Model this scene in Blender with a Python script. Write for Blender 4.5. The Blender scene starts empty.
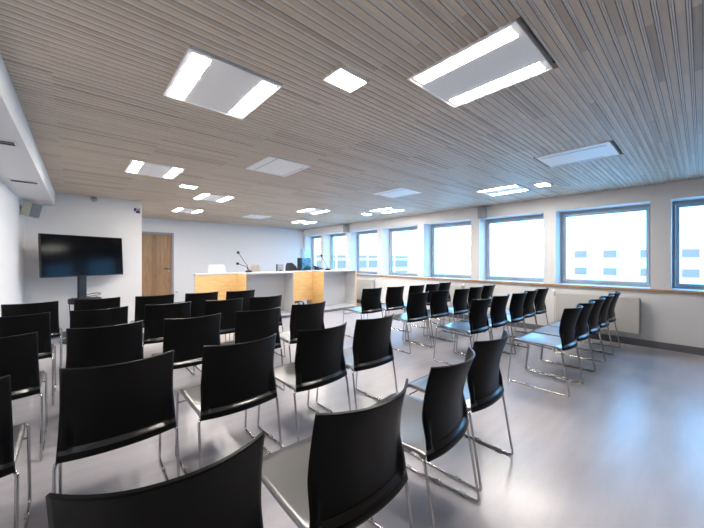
import bpy, math, random
from mathutils import Vector
random.seed(4)
C = bpy.context.scene.collection
PI = math.pi

# ------------------------------------------------------------------ materials
def nt(name):
    m = bpy.data.materials.new(name); m.use_nodes = True
    n = m.node_tree.nodes; l = m.node_tree.links
    return m, n, l, n['Principled BSDF']

def mat(name, col, rough=0.5, metal=0.0, var=0.06, scale=8.0, bump=0.0, bscale=200.0, spec=0.5, stretch=(1, 1, 1), coat=0.0):
    m, n, l, b = nt(name)
    tc = n.new('ShaderNodeTexCoord'); mp = n.new('ShaderNodeMapping')
    mp.inputs['Scale'].default_value = stretch
    l.new(tc.outputs['Object'], mp.inputs['Vector'])
    no = n.new('ShaderNodeTexNoise'); no.inputs['Scale'].default_value = scale; no.inputs['Detail'].default_value = 4
    l.new(mp.outputs['Vector'], no.inputs['Vector'])
    mx = n.new('ShaderNodeMix'); mx.data_type = 'RGBA'
    mx.inputs[6].default_value = (*[max(0, c * (1 - var)) for c in col], 1)
    mx.inputs[7].default_value = (*[min(1, c * (1 + var)) for c in col], 1)
    l.new(no.outputs['Fac'], mx.inputs[0]); l.new(mx.outputs[2], b.inputs['Base Color'])
    b.inputs['Roughness'].default_value = rough; b.inputs['Metallic'].default_value = metal
    b.inputs['Specular IOR Level'].default_value = spec
    if coat: b.inputs['Coat Weight'].default_value = coat; b.inputs['Coat Roughness'].default_value = 0.12
    if bump:
        n2 = n.new('ShaderNodeTexNoise'); n2.inputs['Scale'].default_value = bscale
        l.new(tc.outputs['Object'], n2.inputs['Vector'])
        bp = n.new('ShaderNodeBump'); bp.inputs['Strength'].default_value = bump; bp.inputs['Distance'].default_value = 0.002
        l.new(n2.outputs['Fac'], bp.inputs['Height']); l.new(bp.outputs['Normal'], b.inputs['Normal'])
    return m

def wood(name, c1, c2, stretch, scale=6.0, rough=0.45, bands=None):
    m, n, l, b = nt(name)
    tc = n.new('ShaderNodeTexCoord'); mp = n.new('ShaderNodeMapping'); mp.inputs['Scale'].default_value = stretch
    l.new(tc.outputs['Object'], mp.inputs['Vector'])
    no = n.new('ShaderNodeTexNoise'); no.inputs['Scale'].default_value = scale; no.inputs['Detail'].default_value = 6
    no.inputs['Roughness'].default_value = 0.6; no.inputs['Distortion'].default_value = 0.4
    l.new(mp.outputs['Vector'], no.inputs['Vector'])
    cr = n.new('ShaderNodeValToRGB'); cr.color_ramp.elements[0].position = 0.32; cr.color_ramp.elements[1].position = 0.68
    cr.color_ramp.elements[0].color = (*c1, 1); cr.color_ramp.elements[1].color = (*c2, 1)
    l.new(no.outputs['Fac'], cr.inputs['Fac'])
    out = cr.outputs['Color']
    if bands:   # planks of veneer with slightly different tones across one axis
        axis, width, amount = bands
        sx = n.new('ShaderNodeSeparateXYZ'); l.new(tc.outputs['Object'], sx.inputs['Vector'])
        dv = n.new('ShaderNodeMath'); dv.operation = 'DIVIDE'; dv.inputs[1].default_value = width
        l.new(sx.outputs[axis], dv.inputs[0])
        fl = n.new('ShaderNodeMath'); fl.operation = 'FLOOR'; l.new(dv.outputs[0], fl.inputs[0])
        wn = n.new('ShaderNodeTexWhiteNoise'); wn.noise_dimensions = '1D'; l.new(fl.outputs[0], wn.inputs['W'])
        mr = n.new('ShaderNodeMapRange'); mr.inputs[3].default_value = 1 - amount; mr.inputs[4].default_value = 1 + amount
        l.new(wn.outputs['Value'], mr.inputs[0])
        mm = n.new('ShaderNodeVectorMath'); mm.operation = 'SCALE'
        l.new(out, mm.inputs[0]); l.new(mr.outputs[0], mm.inputs['Scale']); out = mm.outputs[0]
    l.new(out, b.inputs['Base Color']); b.inputs['Roughness'].default_value = rough
    return m

def emit(name, col, s):
    m = bpy.data.materials.new(name); m.use_nodes = True
    n = m.node_tree.nodes; l = m.node_tree.links
    n.remove(n['Principled BSDF'])
    e = n.new('ShaderNodeEmission'); e.inputs['Color'].default_value = (*col, 1); e.inputs['Strength'].default_value = s
    l.new(e.outputs[0], n['Material Output'].inputs[0])
    return m

def glass_mat(name, tint=(1, 1, 1), refl=0.06):
    m = bpy.data.materials.new(name); m.use_nodes = True
    n = m.node_tree.nodes; l = m.node_tree.links
    n.remove(n['Principled BSDF'])
    t = n.new('ShaderNodeBsdfTransparent'); t.inputs['Color'].default_value = (*tint, 1)
    g = n.new('ShaderNodeBsdfGlossy'); g.inputs['Roughness'].default_value = 0.02
    fr = n.new('ShaderNodeLayerWeight'); fr.inputs['Blend'].default_value = 0.15
    mu = n.new('ShaderNodeMath'); mu.operation = 'MULTIPLY_ADD'; mu.inputs[1].default_value = 0.4; mu.inputs[2].default_value = refl * 0.5
    l.new(fr.outputs['Fresnel'], mu.inputs[0])
    x = n.new('ShaderNodeMixShader'); l.new(mu.outputs[0], x.inputs[0]); l.new(t.outputs[0], x.inputs[1]); l.new(g.outputs[0], x.inputs[2])
    l.new(x.outputs[0], n['Material Output'].inputs[0])
    return m

M = {}
M['wall'] = mat('wall_paint', (0.71, 0.715, 0.725), 0.65, var=0.015, bump=0.06, bscale=350)
M['soffit'] = mat('soffit_paint', (0.70, 0.71, 0.73), 0.55, var=0.015)
M['base'] = mat('baseboard_grey', (0.13, 0.14, 0.16), 0.5)
M['plastic'] = mat('black_plastic', (0.003, 0.003, 0.0035), 0.36, var=0.2, bump=0.05, bscale=900, spec=0.14)
M['rim'] = mat('rim_highlight', (0.006, 0.006, 0.007), 0.28, var=0.1, spec=0.9)  # same black plastic, gloss raised to put a highlight on the ledge
M['seat'] = mat('black_seat_plastic', (0.045, 0.045, 0.047), 0.32, var=0.1, spec=1.0, coat=0.65)
M['chrome'] = mat('chrome', (0.52, 0.51, 0.50), 0.16, 1.0, var=0.05)
M['steel'] = mat('brushed_steel', (0.45, 0.45, 0.46), 0.3, 1.0)
M['clip'] = mat('clear_clip', (0.55, 0.55, 0.55), 0.25, 0.6)
M['frame'] = mat('window_frame_grey', (0.34, 0.38, 0.42), 0.4, 0.2)
M['sash'] = mat('sash_grey', (0.40, 0.44, 0.48), 0.4, 0.2)
M['gasket'] = mat('black_gasket', (0.02, 0.025, 0.03), 0.6)
M['sillwood'] = wood('sill_oak', (0.36, 0.20, 0.10), (0.52, 0.32, 0.17), (6, 1, 6))
M['silltop'] = mat('sill_top_white', (0.62, 0.64, 0.66), 0.4)
M['oak'] = wood('desk_oak', (0.66, 0.43, 0.18), (0.78, 0.55, 0.27), (1.2, 1.2, 9), 4.0, 0.4)
M['doorwood'] = wood('door_walnut', (0.23, 0.13, 0.065), (0.33, 0.20, 0.105), (7, 7, 0.7), 4.0, 0.45, bands=(0, 0.115, 0.16))
M['lam'] = mat('white_laminate', (0.60, 0.61, 0.63), 0.35, var=0.01)
M['plinth'] = mat('plinth_grey', (0.22, 0.22, 0.24), 0.5)
M['doorframe'] = mat('door_frame_grey', (0.28, 0.28, 0.32), 0.45)
M['radiator'] = mat('radiator_enamel', (0.56, 0.55, 0.53), 0.4, var=0.02)
M['radgrill'] = mat('radiator_grille', (0.50, 0.49, 0.48), 0.45, var=0.02)
M['greybox'] = mat('grey_box', (0.30, 0.32, 0.35), 0.55)
M['beige'] = mat('beige_plastic', (0.50, 0.50, 0.42), 0.5)
M['grillgrey'] = mat('speaker_cloth', (0.16, 0.19, 0.23), 0.8, var=0.1, bump=0.3, bscale=600)
M['black'] = mat('black_metal', (0.012, 0.012, 0.013), 0.4, var=0.15)
M['tvscreen'] = mat('tv_glass', (0.002, 0.002, 0.0025), 0.1, var=0.05, spec=0.12)
M['cable'] = mat('cable_rubber', (0.02, 0.02, 0.02), 0.6)
M['white'] = mat('white_plastic', (0.78, 0.78, 0.78), 0.4, var=0.02)
M['beigechair'] = mat('taupe_shell', (0.50, 0.46, 0.43), 0.5)
M['fabric'] = mat('charcoal_fabric', (0.03, 0.032, 0.04), 0.9, var=0.25, scale=80, bump=0.3, bscale=500)
M['teal'] = mat('screen_back_reflection', (0.03, 0.11, 0.15), 0.3)  # teal window reflection put into the colour of a black monitor back
M['panelgrey'] = mat('screen_back_grey', (0.36, 0.40, 0.48), 0.4)
M['purple'] = mat('sign_indigo', (0.035, 0.025, 0.10), 0.5)
M['signwhite'] = mat('sign_white', (0.75, 0.75, 0.78), 0.5)
M['panel'] = mat('luminaire_white', (0.93, 0.93, 0.94), 0.4, var=0.01)
M['dark'] = mat('slot_shade', (0.015, 0.015, 0.017), 0.7)  # near-black colour standing for the shade inside gaps and openings
M['glass'] = glass_mat('window_glass')
M['acrylic'] = glass_mat('clear_acrylic', (0.86, 0.95, 0.97), 0.10)
M['tube'] = emit('tube_light', (1.0, 0.93, 0.85), 118.0)
M['spot'] = emit('downlight', (1.0, 0.92, 0.83), 130.0)
M['facade'] = mat('facade_white', (0.88, 0.84, 0.80), 0.8)
M['facadeglass'] = mat('facade_glass', (0.30, 0.165, 0.115), 0.3)
M['tarmac'] = mat('yard_concrete', (0.74, 0.66, 0.60), 0.9)

M['seat'].node_tree.nodes['Principled BSDF'].inputs['IOR'].default_value = 1.8
M['seat'].node_tree.nodes['Principled BSDF'].inputs['Coat IOR'].default_value = 1.7
M['seat'].node_tree.nodes['Principled BSDF'].inputs['Coat Roughness'].default_value = 0.25

# ceiling boards: each board run gets its own tone, jointed every 0.70 m
def ceiling_board_mat():
    m, n, l, b = nt('ceiling_board_veneer')
    tc = n.new('ShaderNodeTexCoord'); sx = n.new('ShaderNodeSeparateXYZ'); l.new(tc.outputs['Object'], sx.inputs['Vector'])
    def cell(out, off, w):
        a = n.new('ShaderNodeMath'); a.operation = 'ADD'; a.inputs[1].default_value = off; l.new(out, a.inputs[0])
        d = n.new('ShaderNodeMath'); d.operation = 'DIVIDE'; d.inputs[1].default_value = w; l.new(a.outputs[0], d.inputs[0])
        f = n.new('ShaderNodeMath'); f.operation = 'FLOOR'; l.new(d.outputs[0], f.inputs[0]); return f.outputs[0]
    cx = cell(sx.outputs[0], 0.09, 0.703); cy = cell(sx.outputs[1], 10.0, 0.05)
    cb = n.new('ShaderNodeCombineXYZ'); l.new(cx, cb.inputs[0]); l.new(cy, cb.inputs[1])
    wn = n.new('ShaderNodeTexWhiteNoise'); wn.noise_dimensions = '2D'; l.new(cb.outputs[0], wn.inputs['Vector'])
    cr = n.new('ShaderNodeValToRGB')
    e = cr.color_ramp.elements
    e[0].color = (0.41, 0.325, 0.24, 1); e[1].color = (0.63, 0.525, 0.41, 1)
    k = e.new(0.25); k.color = (0.56, 0.46, 0.355, 1)
    l.new(wn.outputs['Value'], cr.inputs['Fac'])
    mp = n.new('ShaderNodeMapping'); mp.inputs['Scale'].default_value = (3, 40, 40); l.new(tc.outputs['Object'], mp.inputs['Vector'])
    no = n.new('ShaderNodeTexNoise'); no.inputs['Scale'].default_value = 2.0; no.inputs['Detail'].default_value = 5; l.new(mp.outputs[0], no.inputs['Vector'])
    mr = n.new('ShaderNodeMapRange'); mr.inputs[3].default_value = 0.85; mr.inputs[4].default_value = 1.15; l.new(no.outputs['Fac'], mr.inputs[0])
    vm = n.new('ShaderNodeVectorMath'); vm.operation = 'SCALE'; l.new(cr.outputs[0], vm.inputs[0]); l.new(mr.outputs[0], vm.inputs['Scale'])
    l.new(vm.outputs[0], b.inputs['Base Color']); b.inputs['Roughness'].default_value = 0.5
    return m
M['board'] = ceiling_board_mat()
M['ridge'] = mat('ceiling_ridge', (0.74, 0.70, 0.66), 0.5, var=0.05)

def floor_mat():
    m, n, l, b = nt('floor_vinyl')
    tc = n.new('ShaderNodeTexCoord')
    mp = n.new('ShaderNodeMapping'); mp.inputs['Scale'].default_value = (0.9, 5.0, 1); mp.inputs['Rotation'].default_value = (0, 0, 0.35)
    l.new(tc.outputs['Object'], mp.inputs['Vector'])
    no = n.new('ShaderNodeTexNoise'); no.inputs['Scale'].default_value = 2.2; no.inputs['Detail'].default_value = 6; l.new(mp.outputs[0], no.inputs['Vector'])
    n2 = n.new('ShaderNodeTexNoise'); n2.inputs['Scale'].default_value = 60; n2.inputs['Detail'].default_value = 3; l.new(tc.outputs['Object'], n2.inputs['Vector'])
    cr = n.new('ShaderNodeValToRGB'); cr.color_ramp.elements[0].position = 0.3; cr.color_ramp.elements[1].position = 0.7
    cr.color_ramp.elements[0].color = (0.385, 0.37, 0.40, 1); cr.color_ramp.elements[1].color = (0.465, 0.445, 0.48, 1)
    l.new(no.outputs['Fac'], cr.inputs['Fac'])
    mr = n.new('ShaderNodeMapRange'); mr.inputs[3].default_value = 0.94; mr.inputs[4].default_value = 1.06; l.new(n2.outputs['Fac'], mr.inputs[0])
    vm = n.new('ShaderNodeVectorMath'); vm.operation = 'SCALE'; l.new(cr.outputs[0], vm.inputs[0]); l.new(mr.outputs[0], vm.inputs['Scale'])
    l.new(vm.outputs[0], b.inputs['Base Color'])
    rr = n.new('ShaderNodeMapRange'); rr.inputs[3].default_value = 0.25; rr.inputs[4].default_value = 0.35; l.new(no.outputs['Fac'], rr.inputs[0])
    l.new(rr.outputs[0], b.inputs['Roughness'])
    b.inputs['Specular IOR Level'].default_value = 1.0
    return m
M['floor'] = floor_mat()

# ------------------------------------------------------------------ mesh builder
class MB:
    def __init__(s): s.v = []; s.f = []; s.m = []; s.s = []
    def add(s, vs, fs, mi=0, smooth=False):
        o = len(s.v); s.v += [tuple(v) for v in vs]
        for f in fs: s.f.append([o + i for i in f]); s.m.append(mi); s.s.append(smooth)
        return s
    def box(s, x0, x1, y0, y1, z0, z1, mi=0, bev=0.0):
        if bev <= 0:
            vs = [(x, y, z) for z in (z0, z1) for y in (y0, y1) for x in (x0, x1)]
            fs = [(0, 2, 3, 1), (4, 5, 7, 6), (0, 1, 5, 4), (2, 6, 7, 3), (0, 4, 6, 2), (1, 3, 7, 5)]
            return s.add(vs, fs, mi)
        b = min(bev, (x1 - x0) / 2.01, (y1 - y0) / 2.01, (z1 - z0) / 2.01)
        X = (x0, x1); Y = (y0, y1); Z = (z0, z1); vs = []; ix = {}
        for i in (0, 1):
            for j in (0, 1):
                for k in (0, 1):
                    sx, sy, sz = (1 - 2 * i), (1 - 2 * j), (1 - 2 * k)
                    for a, d in enumerate(((0, b, b), (b, 0, b), (b, b, 0))):
                        ix[(i, j, k, a)] = len(vs); vs.append((X[i] + sx * d[0], Y[j] + sy * d[1], Z[k] + sz * d[2]))
        fs = []
        for i in (0, 1): fs.append([ix[(i, j, k, 0)] for j, k in ((0, 0), (1, 0), (1, 1), (0, 1))])
        for j in (0, 1): fs.append([ix[(i, j, k, 1)] for i, k in ((0, 0), (1, 0), (1, 1), (0, 1))])
        for k in (0, 1): fs.append([ix[(i, j, k, 2)] for i, j in ((0, 0), (1, 0), (1, 1), (0, 1))])
        for i in (0, 1):
            for j in (0, 1): fs.append([ix[(i, j, 0, 0)], ix[(i, j, 0, 1)], ix[(i, j, 1, 1)], ix[(i, j, 1, 0)]])
            for k in (0, 1): fs.append([ix[(i, 0, k, 0)], ix[(i, 0, k, 2)], ix[(i, 1, k, 2)], ix[(i, 1, k, 0)]])
        for j in (0, 1):
            for k in (0, 1): fs.append([ix[(0, j, k, 1)], ix[(0, j, k, 2)], ix[(1, j, k, 2)], ix[(1, j, k, 1)]])
        for i in (0, 1):
            for j in (0, 1):
                for k in (0, 1): fs.append([ix[(i, j, k, a)] for a in (0, 1, 2)])
        return s.add(vs, fs, mi)
    def tube(s, pts, r, n=8, mi=0, closed=False):
        P = [Vector(p) for p in pts]; N = len(P); vs = []
        R = r if isinstance(r, (list, tuple)) else [r] * N
        up = None
        for i, p in enumerate(P):
            a = P[(i - 1) % N] if (i > 0 or closed) else p; b = P[(i + 1) % N] if (i < N - 1 or closed) else p
            t = (b - a).normalized()
            if up is None:
                up = t.orthogonal().normalized()
            up = (up - t * up.dot(t)).normalized(); w = t.cross(up)
            for k in range(n):
                q = 2 * PI * k / n; vs.append(p + (up * math.cos(q) + w * math.sin(q)) * R[i])
        fs = []
        for i in range(N if closed else N - 1):
            j = (i + 1) % N
            for k in range(n): fs.append((i * n + k, i * n + (k + 1) % n, j * n + (k + 1) % n, j * n + k))
        s.add(vs, fs, mi, True)
        if not closed:
            o = len(s.v) - len(vs)
            s.f.append([o + k for k in range(n)][::-1]); s.m.append(mi); s.s.append(False)
            s.f.append([o + (N - 1) * n + k for k in range(n)]); s.m.append(mi); s.s.append(False)
        return s
    def cyl(s, p, q, r, n=20, mi=0):
        return s.tube([p, q], r, n, mi)
    def lathe(s, prof, c=(0, 0, 0), n=28, mi=0, smooth=True):
        vs = []; fs = []
        for r, z in prof:
            for k in range(n):
                a = 2 * PI * k / n; vs.append((c[0] + r * math.cos(a), c[1] + r * math.sin(a), c[2] + z))
        for i in range(len(prof) - 1):
            for k in range(n): fs.append((i * n + k, i * n + (k + 1) % n, (i + 1) * n + (k + 1) % n, (i + 1) * n + k))
        return s.add(vs, fs, mi, smooth)
    def shell(s, fn, nu, nv, th, mi=0):
        # fn(u,v)->Vector mid surface; closed thin solid with thickness th
        g = [[Vector(fn(i / nu, j / nv)) for j in range(nv + 1)] for i in range(nu + 1)]
        nr = [[None] * (nv + 1) for _ in range(nu + 1)]
        for i in range(nu + 1):
            for j in range(nv + 1):
                du = g[min(i + 1, nu)][j] - g[max(i - 1, 0)][j]; dv = g[i][min(j + 1, nv)] - g[i][max(j - 1, 0)]
                nr[i][j] = du.cross(dv).normalized()
        vs = []; W = nv + 1; K = (nu + 1) * W
        for sg in (1, -1):
            for i in range(nu + 1):
                for j in range(W): vs.append(g[i][j] + nr[i][j] * (sg * th / 2))
        fs = []
        for i in range(nu):
            for j in range(nv):
                a = (i * W + j, (i + 1) * W + j, (i + 1) * W + j + 1, i * W + j + 1)
                fs.append(a); fs.append(tuple(K + k for k in reversed(a)))
        s.add(vs, fs, mi, True)
        o = len(s.v) - len(vs); rim = [i * W for i in range(nu + 1)] + [nu * W + j for j in range(1, W)] + [i * W + nv for i in range(nu - 1, -1, -1)] + [j for j in range(nv - 1, 0, -1)]
        for a in range(len(rim)):
            b = rim[(a + 1) % len(rim)]; a_ = rim[a]
            s.f.append([o + a_, o + K + a_, o + K + b, o + b]); s.m.append(mi); s.s.append(False)
        return s
    def build(s, name, mats, parent=None, loc=None):
        me = bpy.data.meshes.new(name); me.from_pydata(s.v, [], s.f)
        for m in (mats if isinstance(mats, (list, tuple)) else [mats]): me.materials.append(m)
        me.polygons.foreach_set('material_index', s.m); me.polygons.foreach_set('use_smooth', s.s)
        me.update()
        import bmesh
        bm = bmesh.new(); bm.from_mesh(me); bmesh.ops.recalc_face_normals(bm, faces=bm.faces); bm.to_mesh(me); bm.free()
        o = bpy.data.objects.new(name, me); C.objects.link(o)
        if parent: o.parent = parent
        if loc: o.location = loc
        return o

def fillet(pts, r, n=5):
    P = [Vector(p) for p in pts]; out = [P[0]]
    for i in range(1, len(P) - 1):
        a = (P[i - 1] - P[i]); b = (P[i + 1] - P[i]); d = min(r, a.length * 0.48, b.length * 0.48)
        p0 = P[i] + a.normalized() * d; p1 = P[i] + b.normalized() * d
        for k in range(n + 1):
            t = k / n; out.append(p0 * (1 - t) ** 2 + P[i] * 2 * t * (1 - t) + p1 * t * t)
    out.append(P[-1]); return out

def thing(name, label, cat, loc=(0, 0, 0), rz=0.0, group=None):
    o = bpy.data.objects.new(name, None); C.objects.link(o); o.empty_display_size = 0.1
    o.location = loc; o.rotation_euler = (0, 0, rz); return tag(o, label, cat, group)
def tag(o, label, cat, group=None):
    o['label'] = label; o['category'] = cat
    if group: o['group'] = group
    return o
def struct(o, label=None):
    o['kind'] = 'structure'
    if label: o['label'] = label
    return o
def dup(root, loc, rz, label, group=None):
    r = root.copy(); C.objects.link(r); r.location = loc; r.rotation_euler = (0, 0, rz); r['label'] = label
    if group: r['group'] = group
    for ch in root.children:
        c = ch.copy(); C.objects.link(c); c.parent = r
        for g in ch.children:
            d = g.copy(); C.objects.link(d); d.parent = c
    return r

# ------------------------------------------------------------------ room constants
XL, XR, YB, YT, YF, H = -0.78, 6.37, -5.0, 7.08, 9.85, 2.40
XC = 0.98                                   # corner of the television wall
SILL, HEAD = 0.865, 2.16
OPEN = [(-0.88, 0.299), (0.512, 1.729), (1.92, 3.125), (3.308, 4.509), (4.698, 5.893), (6.068, 7.234), (7.423, 8.582), (8.743, 9.72)]

# ------------------------------------------------------------------ shell
struct(MB().box(XL - 0.2, XR + 0.45, YB - 0.2, YF + 0.2, -0.15, 0).build('floor', M['floor']))
def wl(y): return -0.56 - 0.018 * (YT - y)      # the left wall runs very slightly off square
def prism(m, quad, z0, z1, mi=0):
    vs = [(x, y, z) for z in (z0, z1) for x, y in quad]
    return m.add(vs, [(3, 2, 1, 0), (4, 5, 6, 7), (0, 1, 5, 4), (1, 2, 6, 5), (2, 3, 7, 6), (3, 0, 4, 7)], mi)
struct(prism(MB(), [(XL - 0.2, YB), (wl(YB), YB), (wl(YT), YT), (XL - 0.2, YT)], 0, H + 0.1).build('wall_left', M['wall']))
struct(MB().box(XL - 0.2, XR + 0.45, YB - 0.2, YB, 0, H + 0.1).build('wall_back', M['doorwood']))  # unseen rear wall, set back and darkened to dim reflections on chair backs
w = MB().box(XL - 0.2, XC, YT, YT + 0.15, 0, H + 0.1)
w.box(XC - 0.15, XC, YT + 0.15, YF, 0, H + 0.1)
struct(w.build('wall_screen', M['wall']), 'white wall behind the television')
# far wall with the door opening
DX0, DX1, DZ = 1.13, 2.115, 2.04
w = MB().box(XC - 0.15, DX0, YF, YF + 0.2, 0, H + 0.1).box(DX1, XR + 0.45, YF, YF + 0.2, 0, H + 0.1).box(DX0, DX1, YF, YF + 0.2, DZ, H + 0.1)
w.box(DX0, DX1, YF + 0.12, YF + 0.2, 0, DZ)
struct(w.build('wall_far', M['wall']))
# window wall with openings
T = 0.42
w = MB().box(XR, XR + T, YB, YF, 0, SILL - 0.025).box(XR, XR + T, YB, YF, HEAD, H + 0.1)
ys = [YB] + [v for o in OPEN for v in o] + [YF]
for i in range(0, len(ys), 2):
    w.box(XR, XR + T, ys[i], ys[i + 1], SILL - 0.025, HEAD)
struct(w.build('wall_right', M['wall']), 'white wall of piers between the windows')
# baseboards
bh = 0.10
struct(MB().box(XR - 0.014, XR, YB, YF, 0, bh).build('baseboard_right', M['base']))
struct(prism(MB(), [(wl(YB), YB), (wl(YB) + .014, YB), (wl(YT) + .014, YT), (wl(YT), YT)], 0, bh).build('baseboard_left', M['base']))
struct(MB().box(wl(YT) + 0.014, XC, YT - 0.014, YT, 0, bh).build('baseboard_screen', M['base']))
struct(MB().box(XC, DX0, YF - 0.014, YF, 0, bh).box(DX1, XR - 0.014, YF - 0.014, YF, 0, bh).build('baseboard_far', M['base']))
# window sill: white board with an oak nosing
sl = MB()
for a, b in OPEN: sl.box(XR, XR + 0.30, a, b, SILL - 0.025, SILL - 0.003)
sl = struct(sl.build('trim_1', M['silltop']), 'white window boards in the reveals')
nose = MB().box(XR - 0.035, XR, YB, YF, SILL - 0.036, SILL, 0, 0.004)
struct(nose.build('trim_2', M['sillwood']), 'oak nosing along the window sill')

# ---- windows
def window(k, a, b):
    x0 = XR + 0.30
    r = bpy.data.objects.new('window_%d' % k, None); C.objects.link(r); r.location = (x0, (a + b) / 2, SILL)
    struct(r)
    hw = (b - a) / 2; hh = HEAD - SILL; f = 0.032
    m = MB().box(0, 0.07, -hw, hw, 0, f, 0, .003).box(0, 0.07, -hw, hw, hh - 0.045, hh, 0, .003)
    m.box(0, 0.07, -hw, -hw + f, f, hh - 0.045, 0, .003).box(0, 0.07, hw - f, hw, f, hh - 0.045, 0, .003)
    m.build('window_frame', M['frame'], r)
    s0 = f + 0.003; s = 0.036; zt = hh - 0.048
    m = MB().box(-0.006, 0.055, -hw + s0, hw - s0, s0, s0 + s + .008, 0, .004).box(-0.006, 0.055, -hw + s0, hw - s0, zt - s, zt, 0, .004)
    m.box(-0.006, 0.055, -hw + s0, -hw + s0 + s, s0 + s, zt - s, 0, .004).box(-0.006, 0.055, hw - s0 - s, hw - s0, s0 + s, zt - s, 0, .004)
    sash = m.build('sash', M['sash'], r)
    g = MB(); q = s0 + s - 0.004
    e = hw - q
    for (ya, yb, za, zb) in ((-e, e, q + .004, q + .012), (-e, e, zt - s - .008, zt - s + .002), (-e, -e + .007, q, zt - s), (e - .007, e, q, zt - s)):
        g.box(0.012, 0.03, ya, yb, za, zb)
    g.build('gasket', M['gasket'], r)
    MB().box(0.022, 0.028, -e, e, q, zt - s + .003).build('pane', M['glass'], r)
    h = MB().box(-0.018, -0.006, -0.03, 0.03, s0 + .008, s0 + .034, 0, .004)
    h.tube(fillet([(-0.018, 0, s0 + .02), (-0.045, 0, s0 + .02), (-0.045, -0.11, s0 + .024)], 0.012), 0.008, 8)
    h.build('window_handle', M['steel'], r)
for k, (a, b) in enumerate(OPEN): window(k + 1, a, b)

# ---- door
d = bpy.data.objects.new('door_1', None); C.objects.link(d); d.location = (DX0, YF, 0); struct(d, 'walnut veneer door in the far corner')
W = DX1 - DX0; fr = 0.06
MB().box(0, fr, -0.012, 0.11, 0, DZ, 0, .003).box(W - fr, W, -0.012, 0.11, 0, DZ, 0, .003).box(fr, W - fr, -0.012, 0.11, DZ - fr, DZ, 0, .003).build('door_frame', M['doorframe'], d)
leaf = MB().box(fr + .004, W - fr - .004, 0.015, 0.06, 0.006, DZ - fr - .004, 0, .002).build('door_leaf', M['doorwood'], d)
h = MB().cyl((W - .125, 0.015, 1.06), (W - .125, 0.007, 1.06), 0.026)
h.tube(fillet([(W - .125, 0.01, 1.06), (W - .125, -0.045, 1.06), (W - .25, -0.045, 1.06)], 0.018), 0.0095, 10)
h.cyl((W - .125, 0.015, 0.98), (W - .125, 0.006, 0.98), 0.02)
h.build('door_handle', M['steel'], d)

# ---- ceiling: slatted boards (real grooves), cut around the fittings
FIT = []   # (x0,x1,y0,y1)
def fit_rect(cx, cy, sx, sy): FIT.append((cx - sx / 2, cx + sx / 2, cy - sy / 2, cy + sy / 2))
PANELS = [  # cx, cy, kind, label
    (0.72, 2.08, 'lit', 'lit square ceiling panel with two bright tubes, nearest the left wall'),
    (1.785, 0.882, 'lit', 'largest lit ceiling panel overhead with a black gap along one edge'),
    (0.753, 4.50, 'lit', 'lit twin tube ceiling panel in front of the television'),
    (1.877, 5.81, 'lit', 'lit twin tube ceiling panel second in front of the door'),
    (1.938, 7.75, 'lit', 'lit twin tube ceiling panel closest to the wooden door'),
    (4.084, 5.89, 'lit', 'lit twin tube ceiling panel over the gap between the white benches'),
    (5.10, 7.83, 'lit', 'lit twin tube ceiling panel in the far corner behind the benches'),
    (5.277, 4.73, 'lit', 'lit twin tube ceiling panel by the windows above the chair block'),
    (5.127, 2.12, 'lit', 'lit twin tube ceiling panel by the windows next to a downlight'),
    (1.83, 3.37, 'off', 'unlit white ceiling panel in the middle, above the left chair block'),
    (4.018, 3.37, 'off', 'unlit white ceiling panel over the front of the right chair block'),
    (3.985, 0.888, 'off', 'unlit white ceiling panel with black edge, nearest the windows'),
    (3.547, 7.67, 'off', 'unlit white ceiling panel behind the benches'),
]
SPOTS = [(1.25, 1.457, 'small bright square downlight between the two largest panels'),
         (1.305, 5.16, 'small bright square downlight at the left, ahead of the door'),
         (5.149, 1.565, 'small bright square downlight beside the window wall'),
         (5.317, 5.42, 'small bright square downlight at the far end by the windows')]
PX, PY = 0.54, 0.625
for cx, cy, kd, _ in PANELS: FIT.append((cx - PX / 2 - .001, cx + PX / 2 + (.022 if 'black' in _ else .001), cy - PY / 2 - .001, cy + PY / 2 + .001))
for cx, cy, _ in SPOTS: fit_rect(cx, cy, 0.232, 0.172)
c = MB()
c.box(XL - 0.2, XR + T, YB - 0.2, YF + 0.2, H + 0.07, H + 0.2, 3)  # slab above, coloured near black to paint the shade in panel gaps
def strips(y0, y1, z0, mi):
    cuts = sorted((f[0], f[1]) for f in FIT if y1 > f[2] and y0 < f[3])
    x = XL
    for a, b in cuts + [(XR, XR)]:
        if a > x: c.box(x, a, y0, y1, z0, H + 0.035, mi)
        x = max(x, b)
n = int((YF - YB) / 0.05)
for i in range(n + 1):
    y = -10.0 + 0.05 * (round((YB + 10) / 0.05) + i)
    y1 = min(y + 0.03, YF)
    strips(y, y1, H, 0)
    if y + 0.05 < YF:
        strips(y + 0.0335, y + 0.0390, H + 0.002, 1); strips(y + 0.0415, y + 0.0470, H + 0.002, 1)
        strips(y + 0.03, y + 0.05, H + 0.012, 2)
struct(c.build('ceiling', [M['board'], M['ridge'], mat('ceiling_groove', (0.24, 0.21, 0.18), 0.8), M['dark']]))

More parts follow.
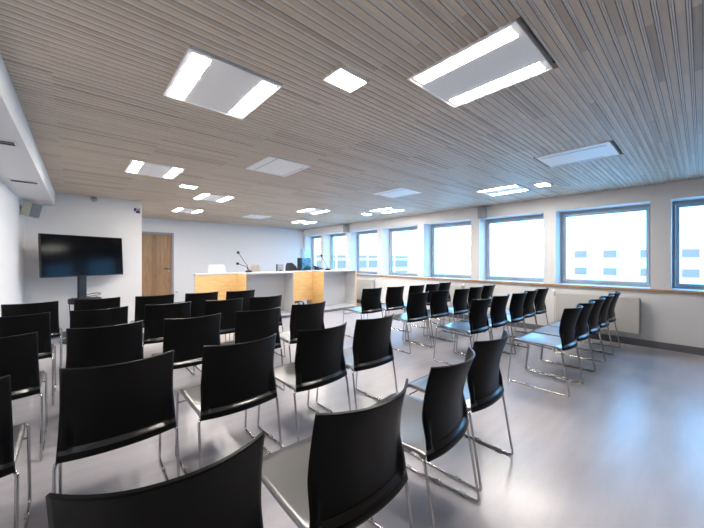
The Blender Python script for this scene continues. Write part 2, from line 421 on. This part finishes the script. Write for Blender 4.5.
# ---- ceiling fittings
def panel_proto(kind):
    t = thing('ceiling_light' if kind == 'lit' else 'ceiling_panel', '', 'ceiling light' if kind == 'lit' else 'ceiling panel')
    hx, hy = PX / 2, PY / 2
    m = MB().box(-hx, hx, -hy, hy, 0.0, 0.045, 0, .003)
    m.build('housing', M['panel'], t)
    r = 0.008
    m = MB().box(-hx, hx, -hy, -hy + r, -.004, 0).box(-hx, hx, hy - r, hy, -.004, 0).box(-hx, -hx + r, -hy + r, hy - r, -.004, 0).box(hx - r, hx, -hy + r, hy - r, -.004, 0)
    m.build('trim_frame', M['panel'], t)
    if kind == 'lit':
        for sg in (-1, 1):
            x0 = sg * (hx - 0.072)
            MB().box(x0 - .046, x0 + .046, -hy + .035, hy - .035, -.0012, 0.0).build('light_tube', M['tube'], t)
    else:
        m = MB().box(-hx + .10, -hx + .106, -hy + .03, hy - .03, -.002, 0).box(hx - .045, hx - .039, -hy + .12, hy - .03, -.002, 0)
        m.build('slot', M['greybox'], t)
    return t
pr = {}
for cx, cy, kd, lab in PANELS:
    if kd not in pr:
        o = pr[kd] = panel_proto(kd); o.location = (cx, cy, H - .004); o['label'] = lab
        o['group'] = 'square ceiling panels'
    else: o = dup(pr[kd], (cx, cy, H - .004), 0, lab, 'square ceiling panels')
p0 = None
for cx, cy, lab in SPOTS:
    if p0 is None:
        p0 = thing('downlight', lab, 'downlight', (cx, cy, H - .004), 0, 'small square downlights')
        m = MB()
        for a in ((-.115, .115, -.085, -.073), (-.115, .115, .073, .085), (-.115, -.103, -.073, .073), (.103, .115, -.073, .073)): m.box(*a, -.004, .04)
        m.build('housing', M['panel'], p0)
        MB().box(-.103, .103, -.073, .073, -.0035, 0.03).build('lamp', M['spot'], p0)
    else: dup(p0, (cx, cy, H - .004), 0, lab, 'small square downlights')

# ---- soffit (duct box) along the left wall
SX, SZ = -0.215, 2.18
struct(prism(MB(), [(wl(YB), YB), (SX - .0155 * (YT - YB), YB), (SX, YT), (wl(YT), YT)], SZ, H).build('trim_3', M['soffit']), 'white boxed duct along the left wall at ceiling height')
vl = ['nearer slot vent under the white duct on the left', 'farther slot vent under the white duct, towards the speaker']
v0 = None
for (vx, vy), lab in zip(((-0.435, 3.50), (-0.405, 5.12)), vl):
    if v0 is None:
        v0 = thing('slot_vent', lab, 'vent', (vx, vy, SZ), 0, 'slot vents in the duct')
        m = MB().box(-.12, .12, -.09, -.072, -.008, 0, 0, .002).box(-.12, .12, .045, .09, -.008, 0, 0, .002).box(-.12, -.108, -.072, .045, -.008, 0).box(.108, .12, -.072, .045, -.008, 0)
        m.build('vent_frame', M['white'], v0)
        MB().box(-.108, .108, -.072, .045, -.003, -.0005).build('slot', M['dark'], v0)
        MB().box(-.108, .108, -.02, -.016, -.007, -.003).build('louvre', M['greybox'], v0)
    else: dup(v0, (vx, vy, SZ), 0, lab)

# ------------------------------------------------------------------ chairs
def smooth(a, b, x):
    t = max(0.0, min(1.0, (x - a) / (b - a))); return t * t * (3 - 2 * t)
def chair_proto():
    t = thing('chair', '', 'chair')
    # local frame: rear foot at y=0, front foot y=.54, faces +Y
    Z0, Z1 = 0.426, 0.832
    def back(u, v):
        z = Z0 + (Z1 - Z0) * v
        hw = 0.229 - 0.013 * v - 0.005 * math.sin(PI * v)
        x = (2 * u - 1) * hw
        prof = 0.020 + 0.014 * math.sin(PI * v) - 0.080 * v ** 1.6
        curve = (0.033 + 0.057 * v) * abs(x / 0.22) ** 2.2
        dx = max(0, abs(x) - 0.172) / 0.026; dz = max(0, 0.476 - 0.006 * (x / .2) ** 2 - z) / 0.018
        rim = smooth(0.35, 1.0, math.hypot(dx, dz)) * (1 - smooth(0.50, 0.62, z))
        return (x, prof + curve - 0.004 - 0.020 * rim, z)
    bk = MB().shell(back, 40, 44, 0.008).build('backrest', [M['plastic'], M['rim']], t)
    for p in bk.data.polygons:
        c_ = p.center
        if 0.452 < c_.z < 0.474: p.material_index = 1  # glossier band that puts the highlight on the ledge
    def seat(u, v):
        y = 0.045 + 0.465 * v
        hw = 0.226 + 0.004 * math.sin(PI * v)
        cr = 0.03
        if v > 0.93: hw -= 0.03 * (1 - math.sqrt(max(0, 1 - ((v - .93) / .07) ** 2)))
        x = (2 * u - 1) * hw
        z = 0.446 - 0.012 * (1 - smooth(0.0, 0.12, v)) + 0.010 * v - 0.014 * math.sin(PI * v) * (1 - (x / 0.23) ** 2) - 0.018 * smooth(0.86, 1.0, v) ** 2
        return (x, y, z)
    MB().shell(seat, 20, 30, 0.013).build('seat', M['seat'], t)
    R = 0.0072
    for sg in (-1, 1):
        X = sg * 0.234
        pts = [(sg * 0.20, 0.085, 0.420), (X, 0.045, 0.420), (X * 1.005, -0.026, R), (X * 1.005, 0.54, R), (X, 0.495, 0.436), (sg * 0.205, 0.48, 0.436), (sg * 0.19, 0.30, 0.424), (sg * 0.20, 0.13, 0.416)]
        MB().tube(fillet(pts, 0.028, 5), R, 8).build('sled_frame', M['chrome'], t)
    MB().cyl((-0.236, 0.505, 0.365), (0.236, 0.505, 0.365), 0.0048, 8).build('cross_bar', M['chrome'], t)
    for x0, x1, y0, y1 in ((.225, .243, .05, .09), (.225, .243, .39, .42), (-.243, -.225, .10, .13), (-.243, -.225, .33, .37)):
        MB().box(x0, x1, y0, y1, 0.003, 0.021, 0, .003).build('linking_clip', M['clip'], t)
    MB().tube(fillet([(0.236, 0.19, 0.012), (0.225, 0.19, 0.030), (0.212, 0.235, 0.030), (0.222, 0.25, 0.012)], 0.01), 0.0038, 6).build('linking_hook', M['chrome'], t)
    return t
YO = -0.030   # chair origin relative to its top corner row
ROWS_L = [
    (['row nearest the camera'], [None, (.172, .84, -.17), (.765, .785, -.02), (1.375, .815, .12), (1.93, .88, .03)]),
    (['second row from the camera'], [(-.405, 1.88, 0), (.175, 1.835, -.02), (.745, 1.805, 0), (1.325, 1.785, .04), (1.865, 1.80, -.02)]),
    (['third row from the camera'], [(-.385, 2.88, 0), (.185, 2.87, -.03), (.755, 2.82, 0), (1.32, 2.80, -.03), (1.905, 2.83, 0)]),
    (['fourth row from the camera'], [(-.365, 3.88, 0), (.20, 3.85, 0), (.773, 3.82, -.03), (1.345, 3.76, 0), (1.86, 3.73, 0)]),
    (['row nearest the benches'], [(-.335, 4.85, 0), (.23, 4.86, 0), (.81, 4.78, -.03), (1.375, 4.74, -.03), (1.90, 4.65, -.02)]),
]
ROWS_R = [
    ('row nearest the camera', [(3.735, .88, 0), (4.245, .88, 0), (4.75, .87, 0), (5.26, .86, 0), (5.765, .86, 0)]),
    ('second row from the camera', [(3.71, 1.79, 0), (4.23, 1.78, 0), (4.74, 1.74, 0), (5.24, 1.76, 0), (5.74, 1.75, 0)]),
    ('third row from the camera', [(3.70, 2.70, -.03), (4.21, 2.67, -.03), (4.73, 2.60, 0), (5.235, 2.61, 0), (5.735, 2.62, 0)]),
    ('row nearest the benches', [(3.70, 3.62, -.03), (4.21, 3.56, -.03), (4.73, 3.49, 0), (5.235, 3.48, 0), (5.74, 3.53, 0)]),
]
ORD = ['on the aisle', 'second from the aisle', 'third from the aisle', 'fourth from the aisle', 'fifth from the aisle']
ch0 = None
def put_chair(x, y, rz, label, group):
    global ch0
    loc = (x, y + YO, 0)
    if ch0 is None:
        ch0 = chair_proto(); ch0.location = loc; ch0.rotation_euler = (0, 0, rz); ch0['label'] = label; ch0['group'] = group
    else: dup(ch0, loc, rz, label, group)
for (rn,), row in ROWS_L:
    for i, c_ in enumerate(row):
        if c_: put_chair(*c_, 'black plastic chair in the left block, %s, %s' % (rn, ORD[4 - i]), 'black chairs left of the aisle')
for rn, row in ROWS_R:
    for i, c_ in enumerate(row):
        put_chair(c_[0] + (-.018, -.008, -.014, -.02, -.026)[i], c_[1], c_[2] - .02, 'black plastic chair in the right block, %s, %s' % (rn, ORD[i]), 'black chairs by the windows')

# ------------------------------------------------------------------ benches
FY, DT = 6.12, 1.02      # front line, top height
def white_bench(x0, x1, label):
    t = thing('bench_unit', label, 'bench', (x0, FY, 0), 0, 'white bench units')
    w = x1 - x0
    MB().box(0.0, w, 0, 0.72, DT - 0.028, DT, 0, .003).build('worktop', M['lam'], t)
    a = MB().box(0, 0.022, 0, 0.62, 0.0, DT - 0.028, 0).build('side_panel', M['oak'], t); a['label'] = 'oak veneered left side panel'
    s = MB().box(w - 0.03, w - 0.004, 0.004, 0.62, 0.0, DT - 0.028, 0).build('side_panel', M['lam'], t)
    e = MB().box(w - 0.034, w, 0, 0.0038, 0.0, DT - 0.028); e.box(w - 0.0038, w, 0.004, 0.62, 0.0, DT - 0.028)
    e = e.build('edge_band', M['oak'], s); e['label'] = 'oak edge of the white side panel'
    MB().box(0.022, w - 0.03, 0.44, 0.465, 0.09, DT - 0.028).build('back_panel', M['lam'], t)
    MB().box(0.022, w - 0.03, 0.01, 0.44, 0.06, 0.09).build('bottom_board', M['lam'], t)
    MB().box(0.03, w - 0.036, 0.05, 0.43, 0.0, 0.06).build('plinth', M['plinth'], t)
    return t
white_bench(2.60, 3.735, 'white open fronted bench with an oak left end, beneath the twin microphones')
white_bench(4.535, 5.63, 'white open fronted bench with an oak left end, nearest the windows')
def oak_bench(x0, x1, label, side):
    t = thing('counter_unit', label, 'counter', (x0, FY + 0.44, 0), 0, 'oak fronted counters')
    w = x1 - x0
    MB().box(0.0, w, 0, 0.11, DT - 0.028, DT, 0, .003).build('worktop', M['lam'], t)
    MB().box(0.0, w, 0.012, 0.034, 0.285, DT - 0.028).build('front_panel', M['oak'], t)
    for x in (0.10, w - 0.08):
        MB().box(x - .025, x + .025, 0.036, 0.08, 0.0, DT - 0.028, 0, .004).build('leg', M['steel'], t)
    return t
oak_bench(1.775, 2.598, 'oak fronted counter section at the left end, before the door', True)
oak_bench(3.739, 4.531, 'oak fronted counter section between the two white benches', False)

t = thing('desk', 'low white desk standing behind the middle oak counter', 'desk', (3.72, 6.87, 0))
MB().box(0, 1.25, 0, .55, .71, .74, 0, .003).build('desktop', M['lam'], t)
for x in (.05, 1.20):
    for y in (.06, .49): MB().box(x - .02, x + .02, y - .02, y + .02, 0, .71, 0, .003).build('leg', M['steel'], t)

# ---- microphones
def mic(loc, stems, label):
    t = thing('microphone', label, 'microphone', loc)
    m = MB().lathe([(0, 0), (.075, 0), (.075, .02), (.06, .034), (.03, .045), (0, .045)])
    m.build('base', M['black'], t)
    for pts in stems:
        g = MB().tube(fillet([(0, 0, .04)] + pts, 0.06, 6), 0.0065, 8); g = g.build('gooseneck', M['black'], t)
        e = Vector(pts[-1]); q = (e - Vector(pts[-2] if len(pts) > 1 else (0, 0, .04))).normalized()
        MB().tube([e - q * .01, e, e + q * .035, e + q * .05], [.012, .026, .028, .012], 12).build('capsule', M['black'], g)
    return t
mic((2.87, 6.60, DT), [[(-.04, -.02, .14), (-.245, -.06, .41)], [(-.06, -.02, .12), (-.25, -.06, .185)]], 'black desk microphone base with two goosenecks on the left white bench')
mic((5.03, 6.60, DT), [[(-.03, 0, .10), (-.20, -.02, .36)]], 'single gooseneck microphone on the white bench by the windows')

# ---- chairs behind the benches
def shell_chair(loc, rz, mats, label, hw=0.19, top=1.17, rnd=False, arm=False):
    t = thing('office_chair', label, 'chair', loc, rz)
    sh, fab = mats
    def bk(u, v):
        z = 0.56 + (top - 0.56) * v
        ww = hw * (1 - 0.10 * v)
        if v > 0.75: ww *= 1 - (0.55 if rnd else 0.12) * ((v - 0.75) / 0.25) ** 2.2
        x = (2 * u - 1) * ww
        return (x, -0.20 - 0.06 * v + 0.12 * (x / hw) ** 2, z - (0.02 if rnd else 0.004) * (x / hw) ** 2)
    MB().shell(bk, 16, 20, 0.035 if rnd else 0.014).build('backrest', sh, t)
    def st(u, v):
        y = -0.20 + 0.44 * v; x = (2 * u - 1) * (hw + 0.03)
        return (x, y, 0.50 + 0.03 * (x / hw) ** 2 - 0.03 * v * v)
    MB().shell(st, 12, 12, 0.05 if rnd else 0.016).build('seat', fab, t)
    MB().tube([(0, -0.10, .47), (0, -0.22, .52), (0, -0.235, .75)], .018, 8).build('back_bracket', M['black'], t)
    MB().cyl((0, 0, .10), (0, 0, .49), .028).build('column', M['steel'], t)
    m = MB()
    for k in range(5):
        a = 2 * PI * k / 5 + .3; m.tube([(0, 0, .11), (.27 * math.cos(a), .27 * math.sin(a), .075)], [.025, .014], 8)
    m.build('base', M['black'], t)
    for k in range(5):
        a = 2 * PI * k / 5 + .3; x, y = .27 * math.cos(a), .27 * math.sin(a)
        MB().cyl((x - .012, y, .03), (x + .012, y, .03), .03, 14).build('castor', M['black'], t)
    if arm:
        for sg in (-1, 1):
            MB().tube(fillet([(sg * (hw + .02), .0, .50), (sg * (hw + .06), .0, .72), (sg * (hw + .06), -.12, .73), (sg * (hw + .06), .12, .73)], .02), .014, 8).build('armrest', M['black'], t)
    return t
shell_chair((2.58, 7.58, 0), PI, (M['white'], M['white']), 'white shell chair back showing above the left oak counter', 0.225)
shell_chair((3.46, 7.50, 0), PI, (M['beigechair'], M['beigechair']), 'taupe shell chair back showing behind the twin microphone', 0.19, 1.165)
shell_chair((4.72, 7.76, 0), PI, (M['fabric'], M['fabric']), 'charcoal office chair with rounded back, behind the middle counter', 0.20, 1.20, True, True)

# ---- desk screens and phone
t = thing('desk_screen', 'small grey backed screen with dark edge, left of the charcoal chair', 'screen', (3.90, 7.10, .741), -0.25)
MB().box(-.06, .10, -.012, .012, .14, .44, 0, .004).build('screen_back', M['panelgrey'], t)
MB().box(-.09, -.06, -.014, .016, .14, .44, 0, .004).build('dark_edge', M['black'], t)
MB().box(-.02, .04, -.03, -.012, .012, .30, 0, .004).build('stand', M['black'], t)
MB().box(-.10, .09, -.08, .08, 0, .012, 0, .003).build('foot', M['black'], t)
t = thing('monitor', 'computer monitor with painted teal reflection behind the middle oak counter, near a clear screen', 'monitor', (4.57, 7.08, .741), -0.1)
MB().box(-.04, .24, 0.0, .03, .25, .60, 0, .006).build('screen_back', M['teal'], t)
MB().box(-.15, -.04, -.006, 0.03, .25, .60, 0, .006).build('dark_edge', M['black'], t)
MB().box(.02, .07, -.02, .0, .02, .48, 0, .004).build('stand', M['black'], t)
MB().box(-.10, .14, -.09, .11, 0, .018, 0, .006).build('foot', M['black'], t)
t = thing('clear_screen', 'clear acrylic screen standing behind the middle oak counter, before the monitor', 'acrylic screen', (4.54, 6.925, .741))
MB().box(-.14, .20, -.003, .003, .012, .83).build('sheet', M['acrylic'], t)
for x in (-.10, .16): MB().box(x - .02, x + .02, -.04, .04, 0, .014, 0, .003).build('foot', M['white'], t)
t = thing('telephone', 'dark desk telephone on the white bench by the windows', 'telephone', (4.80, 6.70, DT), 0.2)
def ph(u, v): return ((2 * u - 1) * .09, -.09 + .18 * v, .025 + .06 * v)
MB().shell(ph, 4, 6, .02).build('body', M['black'], t)
MB().box(-.08, .08, .02, .075, 0, .06, 0, .004).build('foot', M['black'], t)
MB().tube([(-.085, -.07, .07), (-.06, -.02, .075), (-.06, .06, .10), (-.08, .10, .12)], [.022, .014, .014, .022], 10).build('handset', M['black'], t)

# ------------------------------------------------------------------ television on its stand
ang = math.atan2(0.445, 0.896)
tx, ty = (-.353 + .676) / 2, (6.42 + 6.90) / 2
t = thing('television', 'black flat television on a floor stand before the left wall', 'television', (tx, ty, 0), ang)
w2 = 0.571; z0, z1 = 1.03, 1.683
hz = (z1 - z0) / 2; zm = (z1 + z0) / 2
for o in (MB().box(-w2, w2, 0.0, 0.045, -hz, hz, 0, .006).build('bezel', M['black'], t, (0, 0, zm)),
          MB().box(-w2 + .01, w2 - .01, -.0035, 0.0, -hz + .014, hz - .01).build('screen', M['tvscreen'], t, (0, 0, zm))):
    o.rotation_euler = (-.06, 0, 0)
MB().box(-.10, .10, .03, .09, z0 + .15, z1 - .15, 0, .004).build('mount', M['black'], t)
MB().box(-.055, .055, .075, .125, 0.02, z1 - .2, 0, .006).build('pole', M['black'], t)
MB().lathe([(0, .0), (.30, .0), (.30, .012), (.28, .022), (0, .026)], (0, .05, 0)).build('base', M['black'], t)
m = MB()
vs = []
m.lathe([(0, .600), (.205, .600), (.21, .608), (.21, .668), (.205, .676), (0, .676)], (-0.02, -0.02, 0), 32)
m.build('tray', M['black'], t)
pts = [(-0.02 + .20 * math.cos(a), -0.03 + .17 * math.sin(a), .70 + .014 * math.sin(2 * a) + .045 * math.cos(a + .5)) for a in [2 * PI * k / 28 for k in range(28)]]
m = MB().tube(pts, .006, 6, closed=True)
m.tube([(.16, .0, .69), (.20, .04, .60), (.20, .09, .35), (.16, .12, .05), (.14, .13, .012)], .006, 6)
m.tube([(-.19, -.02, .70), (-.24, -.04, .60), (-.20, .02, .40), (-.10, .09, .20)], .006, 6)
m.build('cable_coil', M['cable'], t)

# ---- speaker at top left
t = thing('loudspeaker', 'beige loudspeaker with grey grille bracketed under the duct in the corner', 'loudspeaker', (-0.435, 6.62, 2.035), -0.15)
t.rotation_euler = (0, .2, -.15)
a = MB().add([(-.105, -.07, -.10), (.03, -.10, -.115), (.03, .10, -.115), (-.105, .07, -.10), (-.105, -.07, .09), (.03, -.10, .095), (.03, .10, .095), (-.105, .07, .09)],
             [(0, 3, 2, 1), (4, 5, 6, 7), (0, 1, 5, 4), (2, 3, 7, 6), (0, 4, 7, 3), (1, 2, 6, 5)])
a.build('cabinet', M['beige'], t)
MB().box(-.02, .085, -.108, -.100, -.108, .088, 0, .003).build('grille', M['grillgrey'], t).rotation_euler = (0, 0, 0.2)
MB().box(.03, .036, -.09, .09, -.105, .085).build('baffle', M['grillgrey'], t)
MB().tube([(-.105, 0, 0), (-.16, .0, .0), (-.19, -.028, 0)], .014, 8).box(-.197, -.187, -.06, .03, -.05, .05).build('bracket', M['beige'], t)

# ---- dome sensor, sign and socket
t = thing('dome_camera', 'small grey dome fixed high on the white wall above the television', 'dome camera', (0.28, YT + .003, 2.345))
m = MB().lathe([(0, .0), (.05, 0), (.052, .03), (0, .03)]); o = m.build('base', M['panel'], t); o.rotation_euler = (PI / 2, 0, 0)
m = MB().lathe([(.046, .03), (.045, .045), (.038, .062), (.022, .074), (0.0005, .078)]); o = m.build('dome', M['greybox'], t); o.rotation_euler = (PI / 2, 0, 0)

t = thing('pictogram_sign', 'small indigo pictogram sign high on the white wall by the corner', 'sign', (0.905, YT, 2.215))
MB().box(-.058, .058, -.004, 0, -.058, .058).build('backing', M['signwhite'], t)
MB().box(-.048, .048, -.006, -.004, -.048, .048).build('plate', M['purple'], t)
m = MB().tube([(.012 + .026 * math.cos(q), -.006, .016 + .026 * math.sin(q)) for q in [PI * (-.35 + 1.2 * k / 10) for k in range(11)]], .005, 6)
m.tube([(-.04, -.006, -.03), (.03, -.006, .042)], .005, 6)
m.tube([(-.048, -.006, -.022), (-.02, -.006, -.044)], .009, 6)
m.build('symbol', M['signwhite'], t)

t = thing('wall_socket', 'small white socket box low on the far wall beside the door', 'socket', (2.2, YF, 0.385))
MB().box(-.04, .04, -.035, 0, -.04, .04, 0, .006).build('box', M['white'], t)
m = MB().lathe([(0, 0), (.02, 0), (.02, .004), (0, .004)], n=16); o = m.build('outlet', M['greybox'], t); o.location = (0, -.034, 0); o.rotation_euler = (PI / 2, 0, 0)

# ---- grey boxes above the windows
for k, (y, lab) in enumerate(((7.33, 'grey speaker box above the windows at the far end, behind the benches'), (3.02, 'grey speaker box above the windows, midway along the wall'))):
    t = thing('wall_speaker', lab, 'wall speaker', (XR, y, 2.255), 0, 'grey boxes above the windows')
    MB().box(-.13, -.012, -.075, .075, -.115, .115, 0, .006).build('cabinet', M['greybox'], t)
    MB().box(-.136, -.130, -.066, .066, -.105, .105).build('grille', M['greybox'], t)
    MB().box(-.012, 0, -.04, .04, -.06, .06).build('bracket', M['steel'], t)

# ------------------------------------------------------------------ radiators
def radiator(y0, y1, zt, label, e=-1):
    t = thing('radiator', label, 'radiator', (XR - .002, (y0 + y1) / 2, 0), 0, 'radiators under the windows')
    hw = (y1 - y0) / 2; zb = 0.20
    m = MB().box(-.145, -.128, -hw, hw, zb, zt - .004, 0, .004)
    m.build('front_panel', M['radiator'], t)
    MB().box(-.052, -.035, -hw, hw, zb, zt - .004, 0, .004).build('rear_panel', M['radiator'], t)
    m = MB()
    k = int(hw * 2 / .035)
    for i in range(k): y = -hw + .02 + i * (2 * hw - .04) / max(1, k - 1); m.box(-.125, -.055, y - .001, y + .001, zb + .02, zt - .02)
    m.build('fins', M['radgrill'], t)
    m = MB()
    n_ = int(hw * 2 / .04)
    for i in range(n_): y = -hw + .012 + i * (2 * hw - .024) / (n_ - 1); m.box(-.13, -.05, y - .006, y + .006, zt - .006, zt)
    m.box(-.13, -.122, -hw, hw, zt - .007, zt - .001).box(-.058, -.05, -hw, hw, zt - .007, zt - .001)
    m.build('top_grille', M['radgrill'], t)
    for sg in (-1, 1):
        MB().box(-.128, -.052, sg * hw - .004, sg * hw + .004, zb, zt, 0, .002).build('side_cover', M['radiator'], t)
        MB().box(-.037, 0, sg * (hw - .15) - .02, sg * (hw - .15) + .02, zb + .05, zt - .05).build('bracket', M['radiator'], t)
    v = MB().cyl((-.09, e * (hw + .004), zt - .05), (-.09, e * (hw + .03), zt - .05), .012, 12).cyl((-.09, e * (hw + .03), zt - .06), (-.09, e * (hw + .03), zt - .02), .014, 12); v = v.build('valve', M['steel'], t)
    MB().cyl((-.09, e * (hw + .03), zt - .02), (-.09, e * (hw + .03), zt + .05), .024, 16).build('valve_knob', M['white'], v)
    MB().tube([(-.09, e * (hw + .03), zt - .06), (-.09, e * (hw + .03), 0.0)], .008, 8).build('pipe', M['radiator'], t)
radiator(0.62, 1.69, 0.725, 'wide pale radiator under the window nearest the camera', 1)
radiator(3.45, 4.30, 0.725, 'pale radiator behind the right block, halfway along the window wall')
radiator(6.16, 7.05, 0.725, 'pale radiator at the far end of the window wall, right of the benches')

# ------------------------------------------------------------------ outdoors
struct(MB().box(XR + 1.0, 260, -160, 260, -7.4, -7.0).build('ground', M['tarmac']))
t = thing('office_building', 'pale office building with blue ribbon windows, outside the far windows', 'building', (35, 50, -7))
MB().box(0, 29, 0, 14, 0, 9.3).build('facade_wall', M['facade'], t)
for za, zb in ((1.2, 2.8), (3.9, 5.5), (6.4, 8.1), (8.6, 9.15)):
    b_ = MB().box(.4, 28.6, -.06, 0.0, za, zb).build('ribbon_window', M['facadeglass'], t)
m = MB()
for x in (5, 9.5, 14, 18.5, 23): m.box(x, x + .5, -.16, -.06, .5, 9.2)
m.build('mullions', M['facade'], t)
t = thing('apartment_block', 'white block with small pale blue windows, outside the nearest windows', 'building', (65, -30, -7))
MB().box(0, 14, 0, 47, 0, 16).build('facade_wall', M['facade'], t)
for y in (4.2, 8.7, 13.2, 17.7, 22.2, 26.7, 31.2, 35.6, 40.1, 44):
    for z in (2.7, 5.75, 8.6):
        MB().box(-.06, 0, y - .95, y + .75, z, z + 1.15).build('window', M['facadeglass'], t)

# ------------------------------------------------------------------ light, camera
wd = bpy.data.worlds.new('World'); bpy.context.scene.world = wd; wd.use_nodes = True
bg = wd.node_tree.nodes['Background']
bg.inputs['Color'].default_value = (0.19, 0.53, 1.0, 1); bg.inputs['Strength'].default_value = 8.2

cam = bpy.data.cameras.new('Camera'); co = bpy.data.objects.new('Camera', cam); C.objects.link(co)
co.location = (0, 0, 1.30); co.rotation_euler = (PI / 2, 0, -math.radians(41.77))
cam.sensor_width = 36; cam.lens = 313 / 704 * 36; cam.shift_y = -(264 - 259.4) / 704
cam.clip_start = 0.02; cam.clip_end = 600
sc = bpy.context.scene; sc.camera = co
sc.view_settings.view_transform = 'Standard'; sc.view_settings.look = 'None'; sc.view_settings.gamma = 1
sc.view_settings.use_curve_mapping = False; sc.view_settings.exposure = 0.0
sc.cycles.max_bounces = 10; sc.cycles.diffuse_bounces = 6; sc.cycles.transparent_max_bounces = 12
sc.cycles.use_denoising = True
sc.cycles.sample_clamp_indirect = 30.0
